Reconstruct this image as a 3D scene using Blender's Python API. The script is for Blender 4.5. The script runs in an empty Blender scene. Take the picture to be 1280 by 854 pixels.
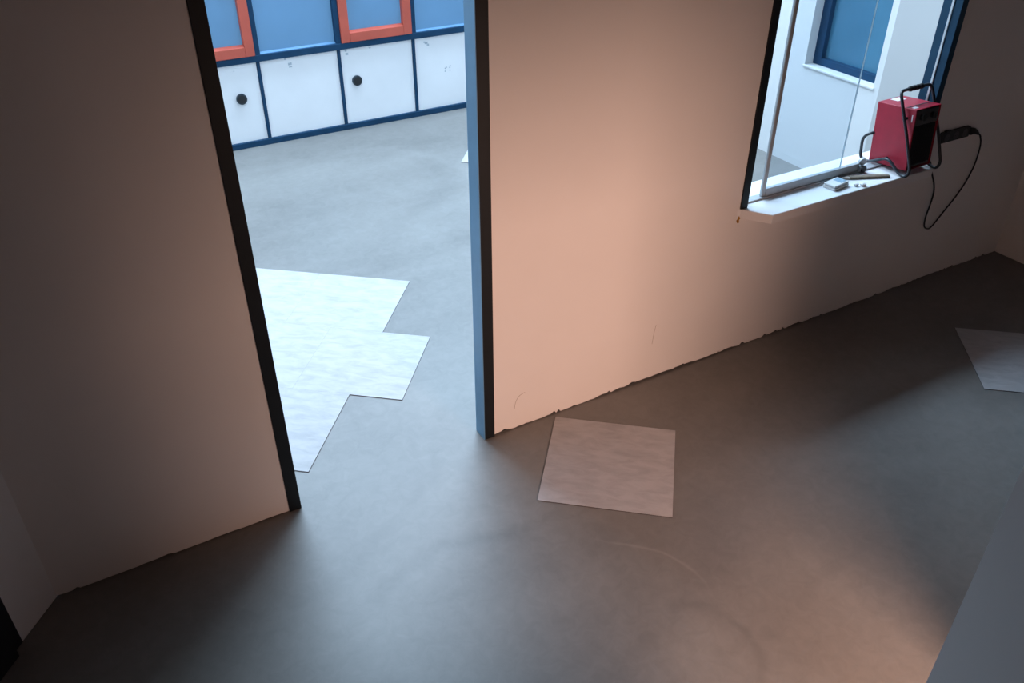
import bpy, bmesh, math, random
from mathutils import Vector, Matrix

random.seed(7)
scene = bpy.context.scene
COL = scene.collection

# ------------------------------------------------------------------ camera
cam_d = bpy.data.cameras.new('camera')
cam_d.sensor_width = 36.0
cam_d.lens = 1069.12 / 1280.0 * 36.0
cam_d.clip_start = 0.02
cam = bpy.data.objects.new('camera', cam_d)
COL.objects.link(cam)
cam.location = (0.0, -2.8493, 2.75)
cam.rotation_euler = Vector((0.41055564, 0.71909826, -0.5606619)).to_track_quat('-Z', 'Y').to_euler()
scene.camera = cam

# ------------------------------------------------------------------ world, lights, exposure
world = bpy.data.worlds.new('world')
scene.world = world
world.use_nodes = True
bg = world.node_tree.nodes['Background']
bg.inputs['Color'].default_value = (0.55, 0.72, 1.0, 1)
bg.inputs['Strength'].default_value = 0.3

SKY = (0.575, 0.785, 1.0)
WARM = (1.0, 0.60, 0.45)


def area(name, loc, direction, sx, sy, power, colour, spread=180):
    d = bpy.data.lights.new(name, 'AREA')
    d.shape = 'RECTANGLE'
    d.size, d.size_y = sx, sy
    d.energy = power
    d.color = colour
    d.spread = math.radians(spread)
    o = bpy.data.objects.new(name, d)
    COL.objects.link(o)
    o.location = loc
    o.rotation_euler = Vector(direction).to_track_quat('-Z', 'Y').to_euler()
    return o


# daylight falling through the roof glazing of the room behind the partition
area('skylight_daylight', (2.75, 3.72, 5.72), (0, 0, -1), 5.0, 1.0, 630, SKY)
# daylight entering through the clear upper lights of that room's facade
area('facade_daylight', (2.75, 4.34, 4.15), (0, -1, -0.25), 5.0, 2.9, 480, SKY)
# warm lamp burning in the side room to the right of the camera
area('side_room_lamp', (2.00, -3.30, 1.32), (-0.08, 1.0, -0.42), 0.66, 0.70, 94, WARM)
# dim unseen fill light added behind the camera to warm the shadows
area('warm_fill', (0.0, -4.70, 2.30), (0.0, 1.0, -0.3), 0.25, 0.25, 6, WARM)

scene.view_settings.view_transform = 'Standard'
scene.view_settings.look = 'None'
scene.view_settings.exposure = -0.15
scene.view_settings.gamma = 1.0
scene.view_settings.use_curve_mapping = False
scene.cycles.use_denoising = True
scene.cycles.max_bounces = 10
scene.cycles.diffuse_bounces = 6
scene.cycles.transparent_max_bounces = 12
scene.cycles.sample_clamp_indirect = 6.0


# ------------------------------------------------------------------ materials
def new_mat(name):
    m = bpy.data.materials.new(name)
    m.use_nodes = True
    nt = m.node_tree
    return m, nt, nt.nodes['Principled BSDF']


def mat(name, rgb, rough=0.5, metal=0.0, var=0.0, scale=8.0, bump=0.0, bscale=60.0, emit=None, estr=0.0, spec=0.5):
    """plain painted / moulded surface with a little procedural unevenness"""
    m, nt, b = new_mat(name)
    n, l = nt.nodes, nt.links
    b.inputs['Roughness'].default_value = rough
    b.inputs['Metallic'].default_value = metal
    b.inputs['Specular IOR Level'].default_value = spec
    tc = n.new('ShaderNodeTexCoord')
    nz = n.new('ShaderNodeTexNoise')
    nz.inputs['Scale'].default_value = scale
    nz.inputs['Detail'].default_value = 5
    l.new(tc.outputs['Object'], nz.inputs['Vector'])
    r = n.new('ShaderNodeValToRGB')
    r.color_ramp.elements[0].position = 0.3
    r.color_ramp.elements[1].position = 0.7
    r.color_ramp.elements[0].color = tuple(c * (1 - var) for c in rgb) + (1,)
    r.color_ramp.elements[1].color = tuple(min(1, c * (1 + var)) for c in rgb) + (1,)
    l.new(nz.outputs['Fac'], r.inputs['Fac'])
    l.new(r.outputs['Color'], b.inputs['Base Color'])
    if bump:
        n2 = n.new('ShaderNodeTexNoise')
        n2.inputs['Scale'].default_value = bscale
        n2.inputs['Detail'].default_value = 4
        l.new(tc.outputs['Object'], n2.inputs['Vector'])
        bp = n.new('ShaderNodeBump')
        bp.inputs['Strength'].default_value = bump
        bp.inputs['Distance'].default_value = 0.002
        l.new(n2.outputs['Fac'], bp.inputs['Height'])
        l.new(bp.outputs['Normal'], b.inputs['Normal'])
    if emit:
        b.inputs['Emission Color'].default_value = emit + (1,)
        b.inputs['Emission Strength'].default_value = estr
    return m


def floor_material():
    """levelled cement screed: cloudy grey with curved trowel marks"""
    m, nt, b = new_mat('cement_screed')
    n, l = nt.nodes, nt.links
    geo = n.new('ShaderNodeNewGeometry')
    pos = geo.outputs['Position']

    def math_(op, a, c=None, v2=None):
        k = n.new('ShaderNodeMath')
        k.operation = op
        for i, x in enumerate((a, c, v2)):
            if x is None:
                continue
            if isinstance(x, (int, float)):
                k.inputs[i].default_value = x
            else:
                l.new(x, k.inputs[i])
        return k.outputs[0]

    def noise(scale, detail=4, dist=0.0, vec=pos, rough=0.5):
        k = n.new('ShaderNodeTexNoise')
        k.inputs['Scale'].default_value = scale
        k.inputs['Detail'].default_value = detail
        k.inputs['Distortion'].default_value = dist
        k.inputs['Roughness'].default_value = rough
        l.new(vec, k.inputs['Vector'])
        return k.outputs['Fac']

    cloud = noise(0.9, 4, 1.2)
    streak_map = n.new('ShaderNodeMapping')
    streak_map.inputs['Rotation'].default_value = (0, 0, 0.55)
    streak_map.inputs['Scale'].default_value = (0.6, 1.8, 1)
    l.new(pos, streak_map.inputs['Vector'])
    streak = noise(0.7, 3, 1.5, streak_map.outputs['Vector'])
    fine = noise(16, 8, 0.8, rough=0.68)
    wob = noise(2.0, 3, 0.5)

    # curved trowel marks: thin rings around a few centres
    def ring(cx, cy, rad, width, ang, spread):
        d = n.new('ShaderNodeVectorMath')
        d.operation = 'SUBTRACT'
        l.new(pos, d.inputs[0])
        d.inputs[1].default_value = (cx, cy, 0)
        ln = n.new('ShaderNodeVectorMath')
        ln.operation = 'LENGTH'
        l.new(d.outputs[0], ln.inputs[0])
        r = math_('ADD', ln.outputs['Value'], math_('MULTIPLY', math_('SUBTRACT', wob, 0.5), 0.20))
        e = math_('DIVIDE', math_('SUBTRACT', r, rad), width)
        g = math_('POWER', 2.718, math_('MULTIPLY', math_('MULTIPLY', e, e), -1.0))
        dt = n.new('ShaderNodeVectorMath')
        dt.operation = 'DOT_PRODUCT'
        l.new(d.outputs[0], dt.inputs[0])
        dt.inputs[1].default_value = (math.cos(math.radians(ang)), math.sin(math.radians(ang)), 0)
        cosv = math_('DIVIDE', dt.outputs['Value'], ln.outputs['Value'])
        k = n.new('ShaderNodeMapRange')
        k.interpolation_type = 'SMOOTHSTEP'
        c0 = math.cos(math.radians(spread))
        k.inputs['From Min'].default_value = c0
        k.inputs['From Max'].default_value = c0 + 0.25
        l.new(cosv, k.inputs['Value'])
        return math_('MULTIPLY', g, k.outputs['Result'])

    r1 = ring(0.99, -1.13, 0.61, 0.040, 92, 48)
    r2 = ring(1.383, -1.206, 0.437, 0.007, 30, 42)
    r3 = ring(1.60, -1.486, 0.23, 0.025, 10, 80)
    r4 = ring(2.07, 3.04, 0.86, 0.07, 20, 70)
    r5 = ring(0.19, 0.738, 1.247, 0.05, -55, 40)

    f = math_('ADD', math_('MULTIPLY', cloud, 0.36), math_('MULTIPLY', streak, 0.34))
    f = math_('ADD', f, math_('MULTIPLY', fine, 0.30))
    f = math_('SUBTRACT', f, math_('MULTIPLY', r1, 0.13))
    f = math_('ADD', f, math_('MULTIPLY', r2, 0.14))
    f = math_('SUBTRACT', f, math_('MULTIPLY', r3, 0.09))
    f = math_('ADD', f, math_('MULTIPLY', r4, 0.06))
    f = math_('SUBTRACT', f, math_('MULTIPLY', r5, 0.05))
    rp = n.new('ShaderNodeValToRGB')
    rp.color_ramp.elements[0].position = 0.25
    rp.color_ramp.elements[0].color = (0.115, 0.110, 0.104, 1)
    rp.color_ramp.elements[1].position = 0.75
    rp.color_ramp.elements[1].color = (0.258, 0.248, 0.234, 1)
    l.new(f, rp.inputs['Fac'])
    l.new(rp.outputs['Color'], b.inputs['Base Color'])
    b.inputs['Roughness'].default_value = 0.44
    b.inputs['Specular IOR Level'].default_value = 0.5
    bp = n.new('ShaderNodeBump')
    bp.inputs['Strength'].default_value = 0.25
    bp.inputs['Distance'].default_value = 0.004
    h = math_('ADD', math_('MULTIPLY', fine, 0.5), math_('MULTIPLY', streak, 0.6))
    h = math_('ADD', h, math_('MULTIPLY', r2, 0.5))
    h = math_('SUBTRACT', h, math_('MULTIPLY', r1, 0.5))
    l.new(h, bp.inputs['Height'])
    l.new(bp.outputs['Normal'], b.inputs['Normal'])
    return m


def tile_material():
    """pale concrete-look vinyl with short horizontal streaks"""
    m, nt, b = new_mat('vinyl_tile')
    n, l = nt.nodes, nt.links
    tc = n.new('ShaderNodeTexCoord')
    oi = n.new('ShaderNodeObjectInfo')
    off = n.new('ShaderNodeVectorMath')
    off.operation = 'MULTIPLY_ADD'
    off.inputs[1].default_value = (1, 1, 1)
    l.new(tc.outputs['Object'], off.inputs[0])
    sc = n.new('ShaderNodeVectorMath')
    sc.operation = 'SCALE'
    sc.inputs[0].default_value = (7.0, 3.0, 0)
    l.new(oi.outputs['Random'], sc.inputs['Scale'])
    l.new(sc.outputs[0], off.inputs[2])
    mp = n.new('ShaderNodeMapping')
    mp.inputs['Scale'].default_value = (3.0, 8.0, 1)
    l.new(off.outputs[0], mp.inputs['Vector'])
    a = n.new('ShaderNodeTexNoise')
    a.inputs['Scale'].default_value = 2.6
    a.inputs['Detail'].default_value = 8
    a.inputs['Roughness'].default_value = 0.62
    a.inputs['Distortion'].default_value = 0.6
    l.new(mp.outputs['Vector'], a.inputs['Vector'])
    r = n.new('ShaderNodeValToRGB')
    r.color_ramp.elements[0].position = 0.28
    r.color_ramp.elements[0].color = (0.36, 0.352, 0.36, 1)
    r.color_ramp.elements[1].position = 0.62
    r.color_ramp.elements[1].color = (0.465, 0.455, 0.462, 1)
    l.new(a.outputs['Fac'], r.inputs['Fac'])
    l.new(r.outputs['Color'], b.inputs['Base Color'])
    b.inputs['Roughness'].default_value = 0.6
    b.inputs['Specular IOR Level'].default_value = 0.2
    return m


def glass_material(name, tint, gloss_rough=0.02):
    m, nt, b = new_mat(name)
    n, l = nt.nodes, nt.links
    n.remove(b)
    out = [x for x in n if x.type == 'OUTPUT_MATERIAL'][0]
    t = n.new('ShaderNodeBsdfTransparent')
    t.inputs['Color'].default_value = tint + (1,)
    g = n.new('ShaderNodeBsdfGlossy')
    g.inputs['Roughness'].default_value = gloss_rough
    lw = n.new('ShaderNodeLayerWeight')
    lw.inputs['Blend'].default_value = 0.5
    fr = n.new('ShaderNodeMapRange')
    fr.interpolation_type = 'SMOOTHSTEP'
    fr.inputs['From Min'].default_value = 0.5
    fr.inputs['To Min'].default_value = 0.03
    fr.inputs['To Max'].default_value = 0.5
    l.new(lw.outputs['Facing'], fr.inputs['Value'])
    mx = n.new('ShaderNodeMixShader')
    l.new(fr.outputs[0], mx.inputs[0])
    l.new(t.outputs[0], mx.inputs[1])
    l.new(g.outputs[0], mx.inputs[2])
    l.new(mx.outputs[0], out.inputs['Surface'])
    return m


M = {}
M['floor'] = floor_material()
M['tile'] = tile_material()
M['tile_edge'] = mat('vinyl_edge', (0.10, 0.09, 0.09), 0.7)
M['plaster'] = mat('plaster', (0.80, 0.78, 0.77), 0.9, var=0.018, scale=2.2, bump=0.12, bscale=120, spec=0.15)
M['white_wall'] = mat('white_wall', (0.58, 0.58, 0.575), 0.85, var=0.012, scale=2.0, bump=0.08, bscale=100, spec=0.2)
M['pale_wall'] = mat('pale_wall', (0.84, 0.85, 0.86), 0.8, var=0.012, scale=2.0, bump=0.08, bscale=100, spec=0.2)
M['ceiling'] = mat('ceiling_paint', (0.4, 0.4, 0.4), 0.9)
M['dark_absorber'] = mat('dark_light_absorber', (0.035, 0.03, 0.027), 0.8, var=0.2)  # unseen corridor surfaces, made near-black to soak up bounced light
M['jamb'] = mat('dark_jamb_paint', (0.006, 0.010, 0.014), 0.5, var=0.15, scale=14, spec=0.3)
M['reveal'] = mat('lit_blue_reveal', (0.15, 0.31, 0.47), 0.4, var=0.08, scale=5)  # lighter than the jamb front: bright room's reflection put into the colour
M['frame_blue'] = mat('dark_blue_frame', (0.007, 0.040, 0.090), 0.6, var=0.15, scale=9, spec=0.2)
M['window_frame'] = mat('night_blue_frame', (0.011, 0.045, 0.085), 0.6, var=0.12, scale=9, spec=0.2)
M['red_frame'] = mat('red_frame', (0.47, 0.080, 0.048), 0.45, var=0.08, scale=6)
M['panel'] = mat('white_panel', (0.78, 0.775, 0.785), 0.55, var=0.03, scale=3)
M['scuff'] = mat('grey_scuff', (0.42, 0.47, 0.52), 0.8, var=0.2, scale=60)
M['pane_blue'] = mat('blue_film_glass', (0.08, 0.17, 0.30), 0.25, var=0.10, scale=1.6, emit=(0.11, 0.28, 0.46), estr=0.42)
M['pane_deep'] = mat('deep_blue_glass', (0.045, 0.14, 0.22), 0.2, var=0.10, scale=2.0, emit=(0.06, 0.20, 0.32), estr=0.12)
M['plug_dark'] = mat('dark_plug', (0.02, 0.035, 0.05), 0.5, var=0.5, scale=80)
M['alu'] = mat('brushed_aluminium', (0.60, 0.63, 0.66), 0.38, metal=0.75, var=0.05, scale=20)
M['alu_grey'] = mat('grey_rail', (0.42, 0.45, 0.47), 0.5, metal=0.3, var=0.06, scale=20)
M['rubber'] = mat('black_rubber', (0.012, 0.012, 0.013), 0.6)
M['tube'] = mat('grey_blue_tube', (0.022, 0.028, 0.036), 0.33, var=0.15, scale=30)
M['heater_red'] = mat('red_enamel', (0.34, 0.006, 0.026), 0.45, var=0.10, scale=18)
M['heater_dark'] = mat('heater_black', (0.012, 0.012, 0.014), 0.55)
M['control'] = mat('control_grey', (0.05, 0.052, 0.055), 0.5)
M['sticker'] = mat('white_sticker', (0.75, 0.75, 0.76), 0.6, var=0.06, scale=90)
M['black'] = mat('black_plastic', (0.015, 0.016, 0.016), 0.5)
M['sill'] = mat('sill_white', (0.80, 0.80, 0.81), 0.45, var=0.02, scale=5)
M['foam'] = mat('yellow_foam', (0.42, 0.22, 0.04), 0.9, var=0.2, scale=90)
M['plastic_white'] = mat('off_white_plastic', (0.70, 0.69, 0.66), 0.5, var=0.05, scale=50)
M['label_blue'] = mat('blue_grey_label', (0.25, 0.37, 0.46), 0.5, var=0.1, scale=60)
M['wood'] = mat('brown_wood', (0.17, 0.125, 0.085), 0.65, var=0.25, scale=40)
M['wood_tip'] = mat('pale_wood', (0.42, 0.37, 0.32), 0.65, var=0.15, scale=50)
M['crumb'] = mat('plaster_crumb', (0.78, 0.77, 0.76), 0.9, var=0.1, scale=90, bump=0.3, bscale=200)
M['glass'] = glass_material('clear_glass', (0.925, 0.955, 0.98))
M['glass_edge'] = mat('glass_edge', (0.75, 0.86, 0.90), 0.3)
M['door_dark'] = mat('dark_door_paint', (0.010, 0.012, 0.018), 0.5, var=0.1, scale=8)
M['crack'] = mat('hairline_dirt', (0.36, 0.29, 0.25), 0.9)


# ------------------------------------------------------------------ mesh helpers
class MB:
    """collects shapes into one bmesh; build() links it as one mesh object"""

    def __init__(self):
        self.bm = bmesh.new()

    def box(self, x0, x1, y0, y1, z0, z1, bev=0.0, seg=2):
        r = bmesh.ops.create_cube(self.bm, size=1)
        vs = r['verts']
        for v in vs:
            v.co = Vector((x0 + (v.co.x + .5) * (x1 - x0), y0 + (v.co.y + .5) * (y1 - y0), z0 + (v.co.z + .5) * (z1 - z0)))
        if bev:
            es = {e for v in vs for e in v.link_edges}
            bmesh.ops.bevel(self.bm, geom=list(es), offset=bev, segments=seg, profile=0.5, affect='EDGES')
        return self

    def prism(self, poly, axis, a, b):
        """poly: 2-D outline; axis 'y' -> (x,z) swept y=a..b, 'z' -> (x,y) swept z=a..b, 'x' -> (y,z)"""
        def p3(q, t):
            if axis == 'y':
                return Vector((q[0], t, q[1]))
            if axis == 'z':
                return Vector((q[0], q[1], t))
            return Vector((t, q[0], q[1]))
        A = [self.bm.verts.new(p3(q, a)) for q in poly]
        B = [self.bm.verts.new(p3(q, b)) for q in poly]
        k = len(poly)
        fs = [self.bm.faces.new(A), self.bm.faces.new(B[::-1])]
        for i in range(k):
            fs.append(self.bm.faces.new((A[i], B[i], B[(i + 1) % k], A[(i + 1) % k])))
        bmesh.ops.recalc_face_normals(self.bm, faces=fs)
        return self

    def slab(self, p0, p1, thick, z0, z1):
        """upright slab whose visible face runs p0->p1 in plan, thickened to the left of that direction"""
        d = Vector((p1[0] - p0[0], p1[1] - p0[1])).normalized()
        nn = Vector((-d.y, d.x)) * thick
        return self.prism([p0, p1, (p1[0] + nn.x, p1[1] + nn.y), (p0[0] + nn.x, p0[1] + nn.y)], 'z', z0, z1)

    def cyl(self, c, axis, r, h, seg=20, r2=None):
        mtx = Matrix.Translation(Vector(c)) @ Vector((0, 0, 1)).rotation_difference(Vector(axis)).to_matrix().to_4x4()
        bmesh.ops.create_cone(self.bm, cap_ends=True, segments=seg, radius1=r, radius2=r if r2 is None else r2, depth=h, matrix=mtx)
        return self

    def tube(self, pts, r, seg=10, closed=False):
        pts = [Vector(p) for p in pts]
        T = []
        for i in range(len(pts)):
            a = pts[max(0, i - 1)]
            b = pts[min(len(pts) - 1, i + 1)]
            T.append((b - a).normalized())
        up = Vector((0, 0, 1)) if abs(T[0].z) < .9 else Vector((1, 0, 0))
        nrm = (up - T[0] * up.dot(T[0])).normalized()
        rings = []
        for i, p in enumerate(pts):
            if i:
                nrm = T[i - 1].rotation_difference(T[i]) @ nrm
                nrm = (nrm - T[i] * nrm.dot(T[i])).normalized()
            bi = T[i].cross(nrm)
            rr = r(i / (len(pts) - 1)) if callable(r) else r
            rings.append([self.bm.verts.new(p + (nrm * math.cos(2 * math.pi * k / seg) + bi * math.sin(2 * math.pi * k / seg)) * rr) for k in range(seg)])
        fs = []
        for a, b in zip(rings, rings[1:]):
            for k in range(seg):
                fs.append(self.bm.faces.new((a[k], a[(k + 1) % seg], b[(k + 1) % seg], b[k])))
        fs.append(self.bm.faces.new(rings[0][::-1]))
        fs.append(self.bm.faces.new(rings[-1]))
        bmesh.ops.recalc_face_normals(self.bm, faces=fs)
        return self

    def move(self, mtx):
        bmesh.ops.transform(self.bm, matrix=mtx, verts=self.bm.verts)
        return self

    def build(self, name, m, parent=None, smooth=False):
        me = bpy.data.meshes.new(name)
        self.bm.normal_update()
        self.bm.to_mesh(me)
        self.bm.free()
        me.materials.append(m if not isinstance(m, str) else M[m])
        if smooth:
            for p in me.polygons:
                p.use_smooth = True
        o = bpy.data.objects.new(name, me)
        COL.objects.link(o)
        if parent is not None:
            o.parent = parent
            o.matrix_parent_inverse = parent.matrix_world.inverted() if False else Matrix.Translation(-Vector(parent.location))
        return o


def round_path(pts, rad=0.02, n=5):
    """polyline with its corners rounded off"""
    pts = [Vector(p) for p in pts]
    out = [pts[0]]
    for i in range(1, len(pts) - 1):
        p, a, b = pts[i], pts[i - 1], pts[i + 1]
        ra = min(rad, (a - p).length * .48)
        rb = min(rad, (b - p).length * .48)
        s, e = p + (a - p).normalized() * ra, p + (b - p).normalized() * rb
        for k in range(n + 1):
            t = k / n
            out.append(s * (1 - t) ** 2 + p * 2 * t * (1 - t) + e * t * t)
    out.append(pts[-1])
    return out


def spline(pts, n=8):
    """Catmull-Rom through the points"""
    pts = [Vector(p) for p in pts]
    P = [pts[0] * 2 - pts[1]] + pts + [pts[-1] * 2 - pts[-2]]
    out = []
    for i in range(1, len(P) - 2):
        for k in range(n):
            t = k / n
            a, b, c, d = P[i - 1], P[i], P[i + 1], P[i + 2]
            out.append(.5 * ((2 * b) + (c - a) * t + (2 * a - 5 * b + 4 * c - d) * t * t + (3 * b - a - 3 * c + d) * t ** 3))
    out.append(pts[-1])
    return out


def empty(name, loc):
    o = bpy.data.objects.new(name, None)
    COL.objects.link(o)
    o.location = loc
    o.empty_display_size = 0.1
    return o


def structure(o):
    o['kind'] = 'structure'
    return o


def tag(o, label, cat, group=None):
    o['label'] = label
    o['category'] = cat
    if group:
        o['group'] = group
    return o


# ------------------------------------------------------------------ room shell
H = 5.8            # ceiling height
T = 0.08           # partition thickness
JL0, JL1 = 0.492, 0.545      # left door jamb
JR0, JR1 = 1.471, 1.526      # right door jamb
DH = 2.40                    # underside of door head
WX0, WX1 = 2.945, 4.322      # window frame, outer
WZ0, WZ1 = 0.89, 2.45
LC = -0.457                  # left corner of the partition
RC = 5.40                    # right corner

structure(MB().box(-2.2, 7.0, -5.6, 4.6, -0.15, 0.0).build('floor', 'floor'))


def ragged(x0, x1, step=0.022, amp=0.014):
    """bottom edge of the plaster, broken off unevenly a little above the screed"""
    out = []
    x = x0
    h = 0.008
    while x < x1:
        out.append((x, h))
        x += step * random.uniform(.35, 1.4)
        h = min(amp, max(0.004, h + random.uniform(-.005, .005)))
        if random.random() < 0.10 and x < x1 - 0.03:
            out.append((x, amp + random.uniform(.004, .010)))
            x += random.uniform(.006, .020)
            out.append((x, h + 0.004))
            x += 0.004
    out.append((x1, 0.004))
    return out


mb = MB()
mb.prism(ragged(LC, JL0, .05, .007) + [(JL0, H), (LC, H)], 'y', 0.0, T)
for x0, x1, z1 in ((JR1, WX0, H), (WX0, WX1, WZ0 - .05), (WX1, 6.6, H)):
    mb.prism(ragged(x0, x1) + [(x1, z1), (x0, z1)], 'y', 0.0, T)
mb.box(JL0, JR1, 0, T, DH + .055, H)
mb.box(WX0, WX1, 0, T, WZ1, H)
wall_back = structure(mb.build('wall_back', 'plaster'))
# near-black strip behind the broken plaster edge, painting in the gap's shade
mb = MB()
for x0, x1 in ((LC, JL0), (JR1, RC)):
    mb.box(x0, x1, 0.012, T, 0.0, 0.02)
mb.build('gap_shade_strip', 'heater_dark', wall_back)
# hairline cracks in the plaster
for pts in ([(1.640, .125), (1.648, .165), (1.668, .195), (1.700, .205)], [(2.470, .230), (2.476, .30), (2.484, .345)]):
    MB().tube(spline([(x, -0.0002, z) for x, z in pts], 5), 0.0010, 5).build('plaster_crack', 'crack', wall_back)

# splayed end wall on the left with a dark door beside it
dl = Vector((-0.64, -0.768))
P0 = Vector((LC, 0.0))
P1 = P0 + dl * 0.213
P2 = P1 + dl * 0.06
P3 = P1 + dl * 0.95
tp = lambda v: (v.x, v.y)
mb = MB()
mb.slab(tp(P1), tp(P0), 0.10, 0.003, H)
mb.slab(tp(P3 + dl * .06), tp(P1), 0.10, 2.4, H)
structure(mb.build('wall_left', 'plaster'))
door2 = structure(empty('door_2', (P1.x, P1.y, 0)))
MB().slab(tp(P2), tp(P1), 0.10, 0, 2.4).build('jamb', 'door_dark', door2)
MB().slab(tp(P3 + dl * .06), tp(P3), 0.10, 0, 2.4).build('jamb', 'door_dark', door2)
nl = Vector((dl.y, -dl.x)) * -0.03
MB().slab(tp(P3 + nl), tp(P2 + nl), 0.04, 0.004, 2.398).build('door_leaf', 'door_dark', door2)
P4 = P3 + dl * .06
structure(MB().slab((P4.x, -5.5), tp(P4), 0.10, 0, H).build('wall_left_rear', 'dark_absorber'))

# right end wall of the corridor and the walls around the side room
structure(MB().slab((RC, 0), (RC + .03, -2.36), 0.10, 0.003, H).build('wall_right', 'plaster'))
EX, EY = 1.49, -2.26         # free corner beside the camera
structure(MB().slab((EX - .38 * 3.2, EY - 2.96), (EX, EY), -.10, 0, H).build('wall_stair', 'pale_wall'))
mb = MB()
mb.box(2.30, RC + .02, EY - .10, EY, 0, H)
mb.box(EX + .10, 2.30, EY - .10, EY, 1.50, H)
structure(mb.build('wall_front', 'dark_absorber'))
structure(MB().box(3.6, 3.7, -5.5, EY - .10, 0, H).build('wall_side_room', 'dark_absorber'))
structure(MB().box(-2.2, 3.7, -5.6, -5.5, 0, H).build('wall_rear', 'dark_absorber'))

# ceiling with the roof glazing over the rear room
mb = MB()
mb.box(-2.2, 7.0, T, 2.36, H, H + .1)
mb.box(-2.2, 7.0, 4.24, 4.75, H, H + .1)
mb.box(-2.2, 0.20, 2.36, 4.24, H, H + .1)
mb.box(5.30, 7.0, 2.36, 4.24, H, H + .1)
structure(mb.build('ceiling_rear', 'ceiling'))
structure(MB().box(-2.2, 7.0, -5.6, T, H, H + .1).build('ceiling', 'dark_absorber'))

# rear room side walls
structure(MB().box(-0.75, -0.65, T, 4.6, 0, H).build('wall_rear_left', 'white_wall'))
BX = 5.322
OY0, OY1, OZ0, OZ1 = 1.20, 1.87, 0.80, 2.3
mb = MB()
mb.box(BX, BX + .16, OY1, 4.55, 0, H)
mb.prism([(BX, 1.15), (BX + .16, 1.02), (BX + .16, OY0), (BX, OY0)], 'z', 0, H)
mb.box(BX, BX + .16, OY0, OY1, 0, OZ0)
mb.box(BX, BX + .16, OY0, OY1, OZ1, H)
structure(mb.build('wall_rear_right', 'white_wall'))
structure(MB().slab((BX + 1.06, .09), (BX, 1.15), -.10, 0, H).build('wall_splay', 'white_wall'))
w6 = structure(empty('window_6', (BX + .08, (OY0 + OY1) / 2, OZ0)))
fx = BX + .085
MB().box(fx, fx + .06, OY1 - .075, OY1, OZ0, OZ1, .003).build('frame_stile', 'frame_blue', w6)
MB().box(fx, fx + .06, OY0, OY0 + .04, OZ0, OZ1, .003).build('frame_stile', 'frame_blue', w6)
MB().box(fx, fx + .06, OY0 + .04, OY1 - .075, OZ0, OZ0 + .055, .003).build('frame_rail', 'frame_blue', w6)
MB().box(fx, fx + .06, OY0 + .04, OY1 - .075, OZ1 - .06, OZ1, .003).build('frame_rail', 'frame_blue', w6)
MB().box(fx + .045, fx + .053, OY0 + .035, OY1 - .07, OZ0 + .05, OZ1 - .055).build('pane', 'pane_deep', w6)
MB().box(BX - .012, BX + .085, OY0 - .01, OY1 + .012, OZ0 - .015, OZ0 + .002, .004).build('ledge', 'white_wall', w6)

# ------------------------------------------------------------------ door frame in the partition
door1 = structure(empty('door_1', ((JL1 + JR0) / 2, 0, 0)))
MB().box(JL0, JL1, -.006, T + .004, 0, DH + .055, .002).build('jamb', 'jamb', door1)
jr = MB().box(JR0 + .002, JR1, -.006, T + .004, 0, DH + .055, .002).build('jamb', 'jamb', door1)
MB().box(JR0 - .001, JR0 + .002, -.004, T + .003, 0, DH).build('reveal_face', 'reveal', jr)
MB().box(JL1, JR0, -.006, T + .004, DH, DH + .055, .002).build('door_head', 'jamb', door1)

# ------------------------------------------------------------------ window in the partition
win = structure(empty('window_1', ((WX0 + WX1) / 2, 0, WZ0)))
FW = .045
YB = .105
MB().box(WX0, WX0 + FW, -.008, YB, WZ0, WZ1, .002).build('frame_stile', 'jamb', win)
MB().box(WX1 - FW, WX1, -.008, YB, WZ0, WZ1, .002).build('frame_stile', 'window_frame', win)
MB().box(WX0 + FW, WX1 - FW, -.008, YB, WZ1 - FW, WZ1, .002).build('frame_head', 'window_frame', win)
sill_poly = [(WX0 + .005, -.006), (3.040, -.135), (4.235, -.135), (4.318, -.004), (WX1 + .02, .002), (WX1 + .02, .225), (WX0 - .02, .225), (WX0 - .02, .002)]
mb = MB()
sz0, sz1 = WZ0 - .048, WZ0
mb.prism(sill_poly, 'z', sz0, sz1)
bmesh.ops.bevel(mb.bm, geom=[e for e in mb.bm.edges if abs(e.verts[0].co.z - sz1) < 1e-5 and abs(e.verts[1].co.z - sz1) < 1e-5], offset=.005, segments=3, profile=.5, affect='EDGES')
mb.build('sill', 'sill', win)
MB().box(WX0 + FW, WX1 - FW, .030, .075, WZ0, WZ0 + .009).build('track', 'alu_grey', win)
MB().box(WX1 - FW - .006, WX1 - FW, .038, .052, WZ0 + .009, WZ1 - FW, .002).build('guide_rail', 'alu', win)
sash = MB().box(3.126, 3.150, .040, .058, WZ0 + .009, WZ1 - FW, .004).build('sliding_sash', 'alu_grey', win)
MB().box(3.150, 3.832, .036, .060, WZ0 + .009, WZ0 + .050, .003).build('bottom_rail', 'alu_grey', sash)
MB().box(3.150, 3.690, .045, .053, WZ0 + .050, WZ1 - FW).build('glass_pane', 'glass', sash)
MB().box(3.690, 3.6915, .045, .053, WZ0 + .050, WZ1 - FW).build('glass_edge', 'glass_edge', sash)
lock = MB().box(3.822, 3.868, .020, .060, WZ0 + .009, WZ0 + .034, .004).build('sash_lock', 'alu_grey', win)
MB().cyl((3.846, .018, WZ0 + .022), (0, 1, 0), .018, .016, 14).build('lock_knob', 'rubber', lock)
MB().cyl((3.846, .034, WZ0 + .060), (0.3, 1, .2), .022, .014, 14).build('lock_dial', 'alu_grey', lock)
mb = MB()
for k in range(6):
    r = bmesh.ops.create_icosphere(mb.bm, subdivisions=1, radius=random.uniform(.004, .008))
    c = Vector((WX0 - .002 + random.uniform(-.004, .014), -.004, sz0 + .006 - .006 * k + random.uniform(0, .006)))
    for v in r['verts']:
        v.co += c
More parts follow.
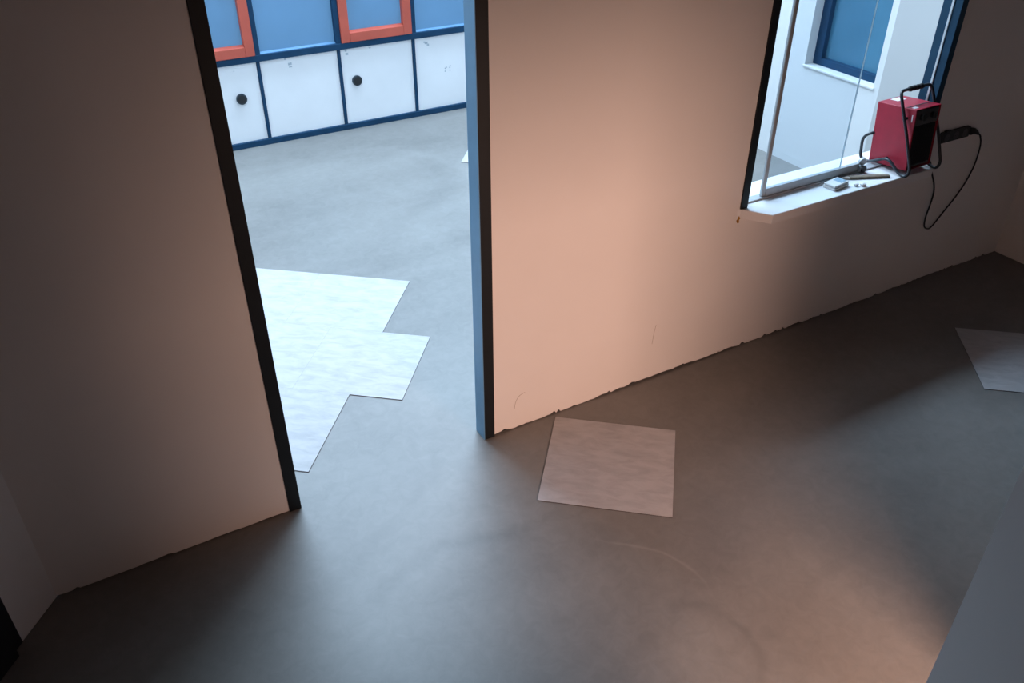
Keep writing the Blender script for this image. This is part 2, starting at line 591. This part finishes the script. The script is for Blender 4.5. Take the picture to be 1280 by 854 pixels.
mb.build('foam_residue', 'foam', win, smooth=True)

# ------------------------------------------------------------------ outer facade of the rear room
FY = 4.40
ZTR = 1.46          # transom between the filmed lower panes and the clear upper lights
wall_far = structure(MB().box(-0.75, BX + .05, FY + .12, FY + .30, 0, ZTR).build('wall_facade', 'white_wall'))
mull = [1.70 + .70 * k for k in range(-2, 5)]      # 0.3 .. 4.5
WTOP = 5.62
for a, b in ((-0.65, mull[0]), (mull[-1], BX)):
    MB().box(a, b, FY, FY + .12, 0, H).build('pier', 'white_wall', wall_far)
MB().box(mull[0], mull[-1], FY, FY + .12, WTOP, H).build('lintel', 'white_wall', wall_far)
MB().box(mull[0], mull[-1], FY - .022, FY + .12, 0.0, .050, .003).build('base_rail', 'frame_blue', wall_far)
MB().box(mull[0], mull[-1], FY - .028, FY + .12, .708, .762, .003).build('sill_rail', 'frame_blue', wall_far)
MB().box(mull[0], mull[-1], FY - .022, FY + .12, WTOP - .06, WTOP, .003).build('head_rail', 'frame_blue', wall_far)
MB().box(mull[0], mull[-1], FY - .022, FY + .12, ZTR, ZTR + .05, .003).build('transom', 'frame_blue', wall_far)
for x in mull:
    MB().box(x + .003, x + .031, FY - .014, FY + .10, .050, .708, .002).build('panel_divider', 'frame_blue', wall_far)
    MB().box(x, x + .045, FY - .022, FY + .10, .762, WTOP - .06, .003).build('mullion', 'frame_blue', wall_far)
wn = 2
for i, x in enumerate(mull[:-1]):
    x0, x1 = x + .031, x + .703
    pn = MB().box(x0, x1, FY, FY + .03, .050, .708, .002).build('panel', 'panel', wall_far)
    if abs(x - 1.0) < .01 or abs(x - 2.4) < .01:
        gx = 1.535 if x < 1.5 else 2.557
        g = MB().cyl((gx, FY - .010, .422), (0, 1, 0), .044, .022, 28).build('grommet', 'plug_dark', pn)
        MB().cyl((gx, FY - .022, .422), (0, 1, 0), .034, .004, 24).build('grommet_cap', 'rubber', pn)
    if abs(x - 3.1) < .01:
        for dx, dz in ((-.030, .008), (-.018, .016), (.016, .010), (.022, .026), (-.032, -.018), (.018, -.016)):
            MB().cyl((3.455 + dx, FY - .0005, .392 + dz), (0, 1, 0), .0065, .002, 8).build('screw_hole', 'scuff', pn)
    # thin grey smears of old adhesive
    for k in range(3):
        sx = random.uniform(x0 + .04, x1 - .08)
        szz = random.uniform(.60, .69)
        MB().box(sx, sx + random.uniform(.006, .035), FY - .0006, FY + .002, szz, szz + random.uniform(.006, .02)).build('smear', 'scuff', pn)
    w = structure(empty('window_%d' % wn, (x + .37, FY, .762)))
    wn += 1
    if wn == 6:
        wn = 7
    red = (i % 2 == 1)
    a, b = x + .045, x + .70
    z0, z1 = .762, ZTR
    MB().box(a, b, FY + .020, FY + .028, ZTR + .05, WTOP - .06).build('upper_pane', 'glass', w)
    if red:
        fw = .078
        for q in ((a, a + fw, z0, z1), (b - fw, b, z0, z1)):
            MB().box(q[0], q[1], FY - .040, FY + .05, q[2], q[3], .004).build('frame_stile', 'red_frame', w)
        for q in ((a + fw, b - fw, z0, z0 + fw), (a + fw, b - fw, z1 - fw, z1)):
            MB().box(q[0], q[1], FY - .040, FY + .05, q[2], q[3], .004).build('frame_rail', 'red_frame', w)
        MB().prism([(FY - .030, z0 + fw), (FY + .02, z0 + fw), (FY + .02, z0 + fw + .014)], 'x', a + fw, b - fw).build('glazing_bead', 'red_frame', w)
        MB().box(a + fw, b - fw, FY + .012, FY + .020, z0 + fw, z1 - fw).build('pane', 'pane_blue', w)
    else:
        MB().prism([(FY - .004, z0), (FY + .03, z0), (FY + .03, z0 + .018)], 'x', a, b).build('glazing_bead', 'pane_blue', w)
        MB().box(a, b, FY + .020, FY + .030, z0, z1).build('pane', 'pane_blue', w)

# ------------------------------------------------------------------ loose vinyl tiles
E1 = Vector((0.632, 0.775, 0))
E2 = Vector((0.775, -0.632, 0))
TS = 0.60
TTH = 0.004


def tile_mesh():
    m = MB().box(-TS / 2, TS / 2, -TS / 2, TS / 2, 0, TTH).bm
    me = bpy.data.meshes.new('vinyl_tile')
    m.normal_update()
    m.to_mesh(me)
    m.free()
    me.materials.append(M['tile'])
    me.materials.append(M['tile_edge'])
    for p in me.polygons:
        p.material_index = 0 if p.normal.z > .5 else 1
    return me


TM = tile_mesh()


def tile(corner, label, e1=E1, e2=E2, group=None, lift=0.0):
    """corner = the tile's near-left corner; it spans +e1 and +e2"""
    o = bpy.data.objects.new('vinyl_tile', TM)
    COL.objects.link(o)
    c = Vector(corner + (0,)) + e1 * TS / 2 + e2 * TS / 2
    o.location = (c.x, c.y, 0.0005 + lift)
    o.rotation_euler = (0, 0, math.atan2(e2.y, e2.x))
    tag(o, label, 'floor tile', group)
    return o


rowA = Vector((1.405, 1.130, 0))     # near end corner of the far row
rowB = rowA + E2 * 0.285 - E1 * TS
rowC = rowA - E1 * TS * 2
G = 'vinyl tiles laid together beyond the doorway'
row_names = ('far row', 'middle row', 'near row')
gap = 0.0004
for ri, (r, names) in enumerate((
        (rowA, ('right-hand end tile of the far row of pale vinyl tiles beyond the doorway',
                'second tile from the right in the far row of pale vinyl tiles beyond the doorway',)),
        (rowB, ('tile sticking out furthest right in the middle row beyond the doorway',
                'second tile from the right in the middle row of pale vinyl tiles beyond the doorway')),
        (rowC, ('near-row pale vinyl tile with its sharp corner closest to the doorway',
                'near-row pale vinyl tile mostly hidden behind the left door jamb')))):
    for k, nm in enumerate(names):
        c = r - E2 * (TS + gap) * (k + 1) - E1 * gap * ri
        tile((c.x, c.y), nm, group=G)
u = Vector((0.7665, -0.6422, 0))
v = Vector((0.6422, 0.7665, 0))
tile((1.479, -.489), 'single pale vinyl tile lying on the screed in front of the doorway\'s right jamb', v, u)
tile((3.960, -.955), 'single vinyl tile half in shadow on the screed at the right edge of the picture')
tile((2.962, 3.190), 'vinyl tile far back beyond the doorway, one corner peeking past the right jamb')

# ------------------------------------------------------------------ fan heater on the window sill
heater = tag(empty('fan_heater', (4.10, -.01, WZ0)), 'red fan heater in a dark tubular stand on the window sill', 'heater')
hu = Vector((0.99985, 0.01737, 0))
hb = Vector((-0.0173, 0.99589, -0.08893))
hz = Vector((-0.00154, 0.08892, 0.99604))
HO = Vector((4.0034, -0.130, 0.919))
HW, HD, HH = .200, .243, .330
HM = Matrix(((hu.x, hb.x, hz.x, HO.x), (hu.y, hb.y, hz.y, HO.y), (hu.z, hb.z, hz.z, HO.z), (0, 0, 0, 1)))
# casing: open at the front, with a folded rim
mb = MB()
r = bmesh.ops.create_cube(mb.bm, size=1)
for q in r['verts']:
    q.co = Vector(((q.co.x + .5) * HW, (q.co.y + .5) * HD, (q.co.z + .5) * HH))
bmesh.ops.bevel(mb.bm, geom=[e for e in mb.bm.edges], offset=.004, segments=2, profile=.5, affect='EDGES')
mb.bm.faces.ensure_lookup_table()
front = min(mb.bm.faces, key=lambda f: f.calc_center_median().y - (f.calc_area() * 5))
bmesh.ops.inset_individual(mb.bm, faces=[front], thickness=.006)
bmesh.ops.translate(mb.bm, vec=(0, .022, 0), verts=list(front.verts))
body = mb.move(HM).build('casing', 'heater_red', heater)
MB().box(.011, HW - .011, .016, .021, .011, HH - .011).move(HM).build('grille_back', 'heater_dark', heater)
for k in range(13):
    x = .016 + k * .0138
    MB().box(x, x + .004, .004, .016, .024, .236).move(HM).build('grille_bar', 'heater_dark', heater)
MB().box(.010, HW - .010, .006, .016, .014, .022).move(HM).build('grille_rail', 'control', heater)
cp = MB().box(.010, HW - .010, .003, .016, .240, HH - .012, .002).move(HM).build('control_panel', 'control', heater)
for x in (.055, .140):
    MB().cyl((x, -.006, .284), (0, 1, 0), .019, .020, 18, .016).move(HM).build('knob', 'black', cp)
    MB().box(x - .0025, x + .0025, -.022, -.015, .270, .298).move(HM).build('pointer', 'black', cp)
MB().box(HW * .38, HW * .74, HD * .73, HD * .93, HH, HH + .0012).move(HM).build('sticker', 'sticker', heater)
MB().box(HW * .08, HW * .24, HD * .10, HD * .19, HH, HH + .0012).move(HM).build('sticker', 'sticker', heater)
MB().box(.004, HW - .004, HD * .24, HD * .28, HH - .002, HH + .001).move(HM).build('seam_strip', 'heater_dark', heater)
MB().box(-.0008, .001, .016, .022, .262, .300).move(HM).build('paint_scratch', 'sticker', heater)
TR = .0083
XL, XR = 3.978, 4.226
ZF = WZ0 + TR + .0003


def side(x, back_x):
    return [(back_x, .118, 1.058), (x, .150, 1.040), (x, .168, 1.005), (x, .157, .915), (x, .135, ZF), (x, .090, ZF + .004),
            (x, .0, .952), (x, -.035, .954), (x, -.110, ZF + .004), (x, -.158, ZF), (x, -.172, .940), (x, -.105, 1.097), (x, -.030, 1.250)]


lp = side(XL, 4.004)
rp_ = side(XR, 4.198)
path = lp + [(XL, -.004, 1.305), (XL + .012, .006, 1.322), (XR - .012, .012, 1.322), (XR, .0, 1.305)] + rp_[::-1]
MB().tube(round_path(path, .022, 5), TR, 12).build('tube_stand', 'tube', heater, smooth=True)
gp = [(4.045 + .115 * t, .0075 + .003 * t, 1.322) for t in [i / 24 for i in range(25)]]
MB().tube(gp, lambda t: .0115 + .0035 * abs(math.sin(t * math.pi * 4)), 12).build('handle_grip', 'rubber', heater, smooth=True)
for x, s in ((XL, 1), (XR, -1)):
    MB().cyl((x + s * .013, -.055, 1.190), (1, 0, 0), .008, .030, 12).build('clamp_bolt', 'rubber', heater)
    MB().cyl((x + s * .013, .0, .950), (1, 0, 0), .008, .030, 12).build('clamp_bolt', 'rubber', heater)
cord = spline([(4.150, .118, .945), (4.200, .150, .905), (4.262, .08, .899), (4.300, -.040, .897), (4.338, -.052, .850), (4.372, -.045, .803), (4.433, -.040, .717), (4.463, -.035, .648),
               (4.467, -.032, .572), (4.463, -.030, .496), (4.478, -.028, .432), (4.520, -.026, .402), (4.562, -.024, .408), (4.636, -.024, .487),
               (4.710, -.024, .568), (4.766, -.026, .659), (4.792, -.030, .767), (4.785, -.032, .881), (4.752, -.034, .945), (4.722, -.034, .968)], 8)
MB().tube(cord, .0048, 8).build('power_cord', 'rubber', heater, smooth=True)
plug = MB().tube([(4.728, -.030, .964), (4.708, -.028, .978), (4.688, -.026, .987), (4.6585, -.024, .990)], lambda t: .008 + .014 * t, 12).build('plug', 'rubber', heater, smooth=True)

# ------------------------------------------------------------------ socket strip on the wall
sock = tag(empty('socket_strip', (4.53, 0, .99)), 'dark socket strip on the wall beside the window, right of the red heater', 'socket')
hs = MB().box(4.412, 4.655, -.022, 0.0, .958, 1.020, .003).build('housing', 'black', sock)
for x in (4.455, 4.533, 4.611):
    o = MB().cyl((x, -.0225, .989), (0, 1, 0), .023, .004, 22).build('outlet', 'control', sock)
    if x < 4.6:
        MB().cyl((x - .009, -.0250, .989), (0, 1, 0), .0028, .002, 8).build('contact_hole', 'heater_dark', o)
        MB().cyl((x + .009, -.0250, .989), (0, 1, 0), .0028, .002, 8).build('contact_hole', 'heater_dark', o)
MB().box(4.440, 4.475, -.022, -.002, 1.018, 1.026, .002).build('clip', 'black', sock)

# ------------------------------------------------------------------ odds and ends on the sill
ang = math.radians(-17)
RM = Matrix.Translation((3.578, -.040, WZ0 + .0005)) @ Matrix.Rotation(math.radians(-12) + 0.35, 4, 'Z')
bx = tag(empty('plastic_box', (3.578, -.040, WZ0)), 'small off-white plastic box with a blue-grey label on the window sill', 'box')
MB().box(-.062, .062, -.038, .038, 0, .013, .004).move(RM).build('base', 'plastic_white', bx)
MB().box(-.060, .060, -.036, .036, .0145, .027, .004).move(RM).build('lid', 'plastic_white', bx)
MB().box(.004, .054, -.026, .026, .027, .0276).move(RM).build('label', 'label_blue', bx)

RM = Matrix.Translation((3.800, -.040, WZ0 + .0005)) @ Matrix.Rotation(math.radians(-23), 4, 'Z')
st = tag(empty('wooden_stick', (3.800, -.040, WZ0)), 'flat brown wooden stick with a pale tapered end lying on the window sill', 'stick')
mb = MB()
mb.prism([(-.090, -.013), (.135, -.015), (.135, .015), (-.090, .013)], 'z', 0, .012)
mb.move(RM).build('shaft', 'wood', st)
MB().prism([(-.135, -.004), (-.090, -.013), (-.090, .013), (-.135, .004)], 'z', 0, .010).move(RM).build('tip', 'wood_tip', st)
MB().box(-.090, .135, -.002, .002, .012, .0132).move(RM).build('ridge', 'wood_tip', st)

for (x, y, rad, lb) in ((3.674, -.090, .014, 'left one of two white plaster crumbs on the window sill'),
                        (3.706, -.108, .016, 'right one of two white plaster crumbs on the window sill')):
    mb = MB()
    bmesh.ops.create_icosphere(mb.bm, subdivisions=2, radius=rad)
    for q in mb.bm.verts:
        q.co *= random.uniform(.85, 1.15)
        q.co.z *= .6
    zmin = min(q.co.z for q in mb.bm.verts)
    mb.move(Matrix.Translation((x, y, WZ0 - zmin)))
    tag(mb.build('plaster_crumb', 'crumb'), lb, 'debris', 'plaster crumbs on the sill')
